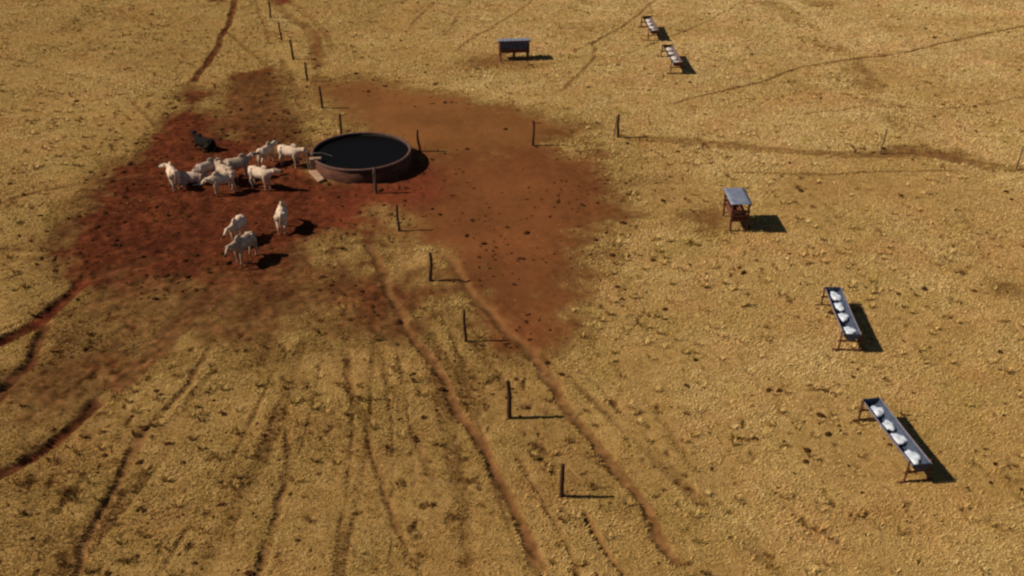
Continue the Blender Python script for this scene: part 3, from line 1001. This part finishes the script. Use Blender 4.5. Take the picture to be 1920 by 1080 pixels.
# ------------------------------------------------------------------ cattle
def cow_mesh(neck_yaw=0, neck_pitch=10, head_pitch=-40, head_yaw=0, lying=False, step=0.0, calf=False, tail=0.1):
    bm = bmesh.new()
    R = math.radians
    dz = -.50 if lying else 0.0
    body = [(-.70, 1.03, .09, .10), (-.66, 1.0, .19, .20), (-.52, .97, .26, .27), (-.28, .93, .285, .31), (0, .905, .31, .335),
            (.24, .92, .29, .325), (.44, .95, .25, .30), (.57, .98, .20, .255), (.66, 1.0, .13, .18)]
    segs = 16
    rows = []
    for (x, zc, hw, hh) in body:
        ring = []
        for k in range(segs):
            a = 2 * math.pi * k / segs
            w = hw * math.cos(a)
            hgt = hh * math.sin(a)
            if hgt > 0: w *= 1 - .25 * (hgt / hh)          # narrow the back
            ring.append(bm.verts.new((x, w, zc + hgt + dz)))
        rows.append(ring)
    for i in range(len(rows) - 1):
        for k in range(segs):
            bm.faces.new((rows[i][k], rows[i][(k + 1) % segs], rows[i + 1][(k + 1) % segs], rows[i + 1][k]))
    bm.faces.new(rows[0][::-1])
    bm.faces.new(rows[-1])
    # hip bones, hump
    for s in (-1, 1):
        add_ell(bm, (-.46, s * .17, 1.15 + dz), (.09, .07, .06))
    if not calf:
        add_ell(bm, (.34, 0, 1.27 + dz), (.21, .095, .155), Matrix.Rotation(R(12), 3, 'Y'))
    # neck and head
    def dirv(yaw, pitch):
        return Vector((math.cos(R(yaw)) * math.cos(R(pitch)), math.sin(R(yaw)) * math.cos(R(pitch)), math.sin(R(pitch))))
    n0 = Vector((.46, 0, 1.02 + dz))
    n1 = n0 + dirv(neck_yaw * .35, neck_pitch * .5) * .19
    n2 = n1 + dirv(neck_yaw, neck_pitch) * .27
    add_tube(bm, [n0, n1, (n1 + n2) / 2, n2], [.22, .19, .155, .13], 12, squash=(.74, 1.0))
    # dewlap
    add_tube(bm, [n0 + Vector((.0, 0, -.20)), n1 + Vector((.02, 0, -.20)), (n1 + n2) / 2 + Vector((0, 0, -.14))], [.09, .07, .04], 8, squash=(.35, 1.2))
    hd = dirv(neck_yaw + head_yaw, head_pitch)
    side = Vector((-math.sin(R(neck_yaw + head_yaw)), math.cos(R(neck_yaw + head_yaw)), 0))
    upv = hd.cross(side) * -1
    if upv.z < 0: upv = -upv
    h0 = n2 + Vector((0, 0, .02))
    h1 = h0 + hd * .16
    h2 = h0 + hd * .33
    h3 = h0 + hd * .43
    add_tube(bm, [h0, h1, h2, h3], [.125, .118, .08, .074], 12, squash=(.85, 1.0))
    for s in (-1, 1):
        e0 = h0 + side * s * .085 + upv * .02
        e1 = e0 + side * s * .17 - Vector((0, 0, .07)) - hd * .02
        add_tube(bm, [e0, (e0 + e1) / 2, e1], [.032, .05, .02], 8, squash=(1.0, .45))
    # legs
    feet = []
    if not lying:
        for s in (-1, 1):
            f = step * s
            add_tube(bm, [(.42, s * .15, .86), (.40, s * .165, .66), (.43 + f * .4, s * .155, .38), (.42 + f * .8, s * .15, .11), (.44 + f, s * .15, .035)],
                     [.14, .10, .056, .042, .056], 10)
            f = -step * s
            add_tube(bm, [(-.46, s * .15, .95), (-.40, s * .17, .72), (-.60 + f * .4, s * .16, .43), (-.54 + f * .9, s * .15, .12), (-.52 + f, s * .15, .035)],
                     [.19, .14, .06, .044, .058], 10)
        feet = [1]
    else:
        for s in (-1, 1):
            add_tube(bm, [(.40, s * .16, .30), (.55, s * .24, .12), (.30, s * .27, .07), (.16, s * .25, .05)], [.13, .075, .05, .05], 9)
            add_tube(bm, [(-.45, s * .20, .32), (-.18, s * .33, .16), (-.46, s * .38, .07), (-.20, s * .42, .05)], [.19, .11, .06, .05], 9)
    # tail
    tl = [(-.70, 0, 1.14 + dz), (-.79, 0, 1.06 + dz), (-.82, tail * .4, .80 + dz * .8), (-.80, tail, .52 + dz * .7)]
    if lying:
        tl = [(-.70, 0, .60), (-.79, .02, .45), (-.84, .1, .22), (-.86, .28, .06)]
    add_tube(bm, tl, [.04, .03, .024, .02], 8)
    bmesh.ops.recalc_face_normals(bm, faces=bm.faces)
    me0 = bpy.data.meshes.new('tmp')
    bm.to_mesh(me0)
    bm.free()
    tmp = bpy.data.objects.new('tmp', me0)
    COL.objects.link(tmp)
    md = tmp.modifiers.new('r', 'REMESH')
    md.mode = 'VOXEL'
    md.voxel_size = .024
    ms = tmp.modifiers.new('s', 'SMOOTH')
    ms.factor = .5
    ms.iterations = 3
    dg = bpy.context.evaluated_depsgraph_get()
    me = bpy.data.meshes.new_from_object(tmp.evaluated_get(dg))
    bpy.data.objects.remove(tmp)
    bpy.data.meshes.remove(me0)
    n = len(me.vertices)
    co_ = np.zeros(n * 3, np.float32)
    me.vertices.foreach_get('co', co_)
    co_ = co_.reshape(-1, 3)
    mz = np.array(h3)
    dark = np.clip(2.0 - np.linalg.norm(co_ - mz, axis=1) / .085, 0, 1)
    ev = np.zeros(n)
    for s in (-1, 1):
        ep = np.array(h0 + hd * .15 + side * s * .085 + upv * .03)
        dark = np.maximum(dark, np.clip(1.5 - np.linalg.norm(co_ - ep, axis=1) / .03, 0, 1))
    if not lying:
        dark = np.maximum(dark, 1 - sstep(.04, .075, co_[:, 2]))
    dust = (1 - sstep(.08, .65, co_[:, 2])) * (.55 if not lying else .4)
    pale = np.zeros(n)
    if calf:
        hm = np.array(h0 + hd * .27)
        pale = np.clip(2.2 - np.linalg.norm(co_ - hm, axis=1) / .10, 0, 1)
        dark = dark * 0
    for nm, arr in (('dark', dark), ('dust', dust), ('pale', pale)):
        at = me.attributes.new(nm, 'FLOAT', 'POINT')
        at.data.foreach_set('value', arr.astype(np.float32))
    me.name = 'body'
    return me, h0, hd, side, upv, tl[-1]


def cow(u, v, heading, label, hide='hide_white', scale=.96, horns=True, cat='cow', group='white zebu cattle around the water tank', **kw):
    x, y = g(u, v)
    me, h0, hd, side, upv, te = cow_mesh(**kw)
    r = empty('cow', (x, y, ground_z(x, y) + .01), math.radians(heading))
    r.scale = (scale * .94,) * 3
    tag(r, label, cat, group)
    link('body', me, M[hide], r, True)
    if horns:
        for s in (-1, 1):
            bm = bmesh.new()
            a = h0 + side * s * .06 + upv * .07 - hd * .02
            add_tube(bm, [a, a + side * s * .07 + upv * .06, a + side * s * .10 + upv * .16], [.024, .018, .007], 7)
            bobj('horn', bm, M['horn'], r, True)
    bm = bmesh.new()
    te = Vector(te)
    if kw.get('lying'):
        add_tube(bm, [te, te + Vector((.04, .10, -.01)), te + Vector((.09, .16, -.01))], [.022, .036, .012], 7)
    else:
        add_tube(bm, [te + Vector((0, 0, .03)), te + Vector((.01, 0, -.09)), te + Vector((.0, .01, -.20))], [.022, .038, .010], 7)
    bobj('tail_switch', bm, M['switch'], r, True)
    return r


# (pixel under the middle of the body, heading in degrees: 0 = to the right, 90 = away)
cow(328, 351, 116, 'white cow at the left end of the herd reaching its head out to the left', neck_yaw=50, neck_pitch=8, head_pitch=-25, step=.05)
cow(359, 345, 4, 'pale cow lying down between the left end cow and the huddle', hide='hide_buff', scale=.95, lying=True, neck_pitch=15, head_pitch=-35, neck_yaw=-20)
cow(391, 341, 48, 'buff cow with rounded rump at the back left of the huddle', hide='hide_buff', scale=.90, neck_pitch=5, neck_yaw=20)
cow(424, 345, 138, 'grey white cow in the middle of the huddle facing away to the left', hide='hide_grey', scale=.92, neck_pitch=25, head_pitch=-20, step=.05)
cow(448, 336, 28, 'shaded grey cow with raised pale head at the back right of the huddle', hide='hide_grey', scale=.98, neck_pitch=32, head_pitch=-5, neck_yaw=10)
cow(421, 362, 214, 'white cow at the front of the huddle turning its head left', scale=.94, neck_pitch=-5, neck_yaw=-20, head_pitch=-45)
cow(491, 353, -28, 'white cow standing alone facing right toward the tank slab', scale=.98, neck_pitch=22, neck_yaw=30, head_pitch=-12, step=.04)
cow(501, 309, 62, 'white cow seen from behind, just beyond the right-facing cow', scale=.88, neck_pitch=20, head_pitch=-25)
cow(546, 313, -22, 'white cow drinking at the left edge of the round tank', hide='hide_white', scale=.98, neck_pitch=18, neck_yaw=12, head_pitch=-48, step=.03)
cow(531, 430, 97, 'white cow standing apart, seen from behind, nearest the fence', scale=.98, neck_pitch=-10, head_pitch=-50, step=.05)
cow(449, 451, 260, 'white cow partly hidden behind the front-most grey white cow', scale=.92, neck_pitch=0, neck_yaw=-25, head_pitch=-45)
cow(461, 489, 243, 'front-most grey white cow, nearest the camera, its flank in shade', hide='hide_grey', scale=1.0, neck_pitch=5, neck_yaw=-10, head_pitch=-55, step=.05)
cow(385, 279, 152, 'black cow lying alone on red soil beyond the herd', hide='hide_black', scale=1.0, horns=False, lying=True, neck_pitch=62, head_pitch=-15, neck_yaw=-20, group=None)
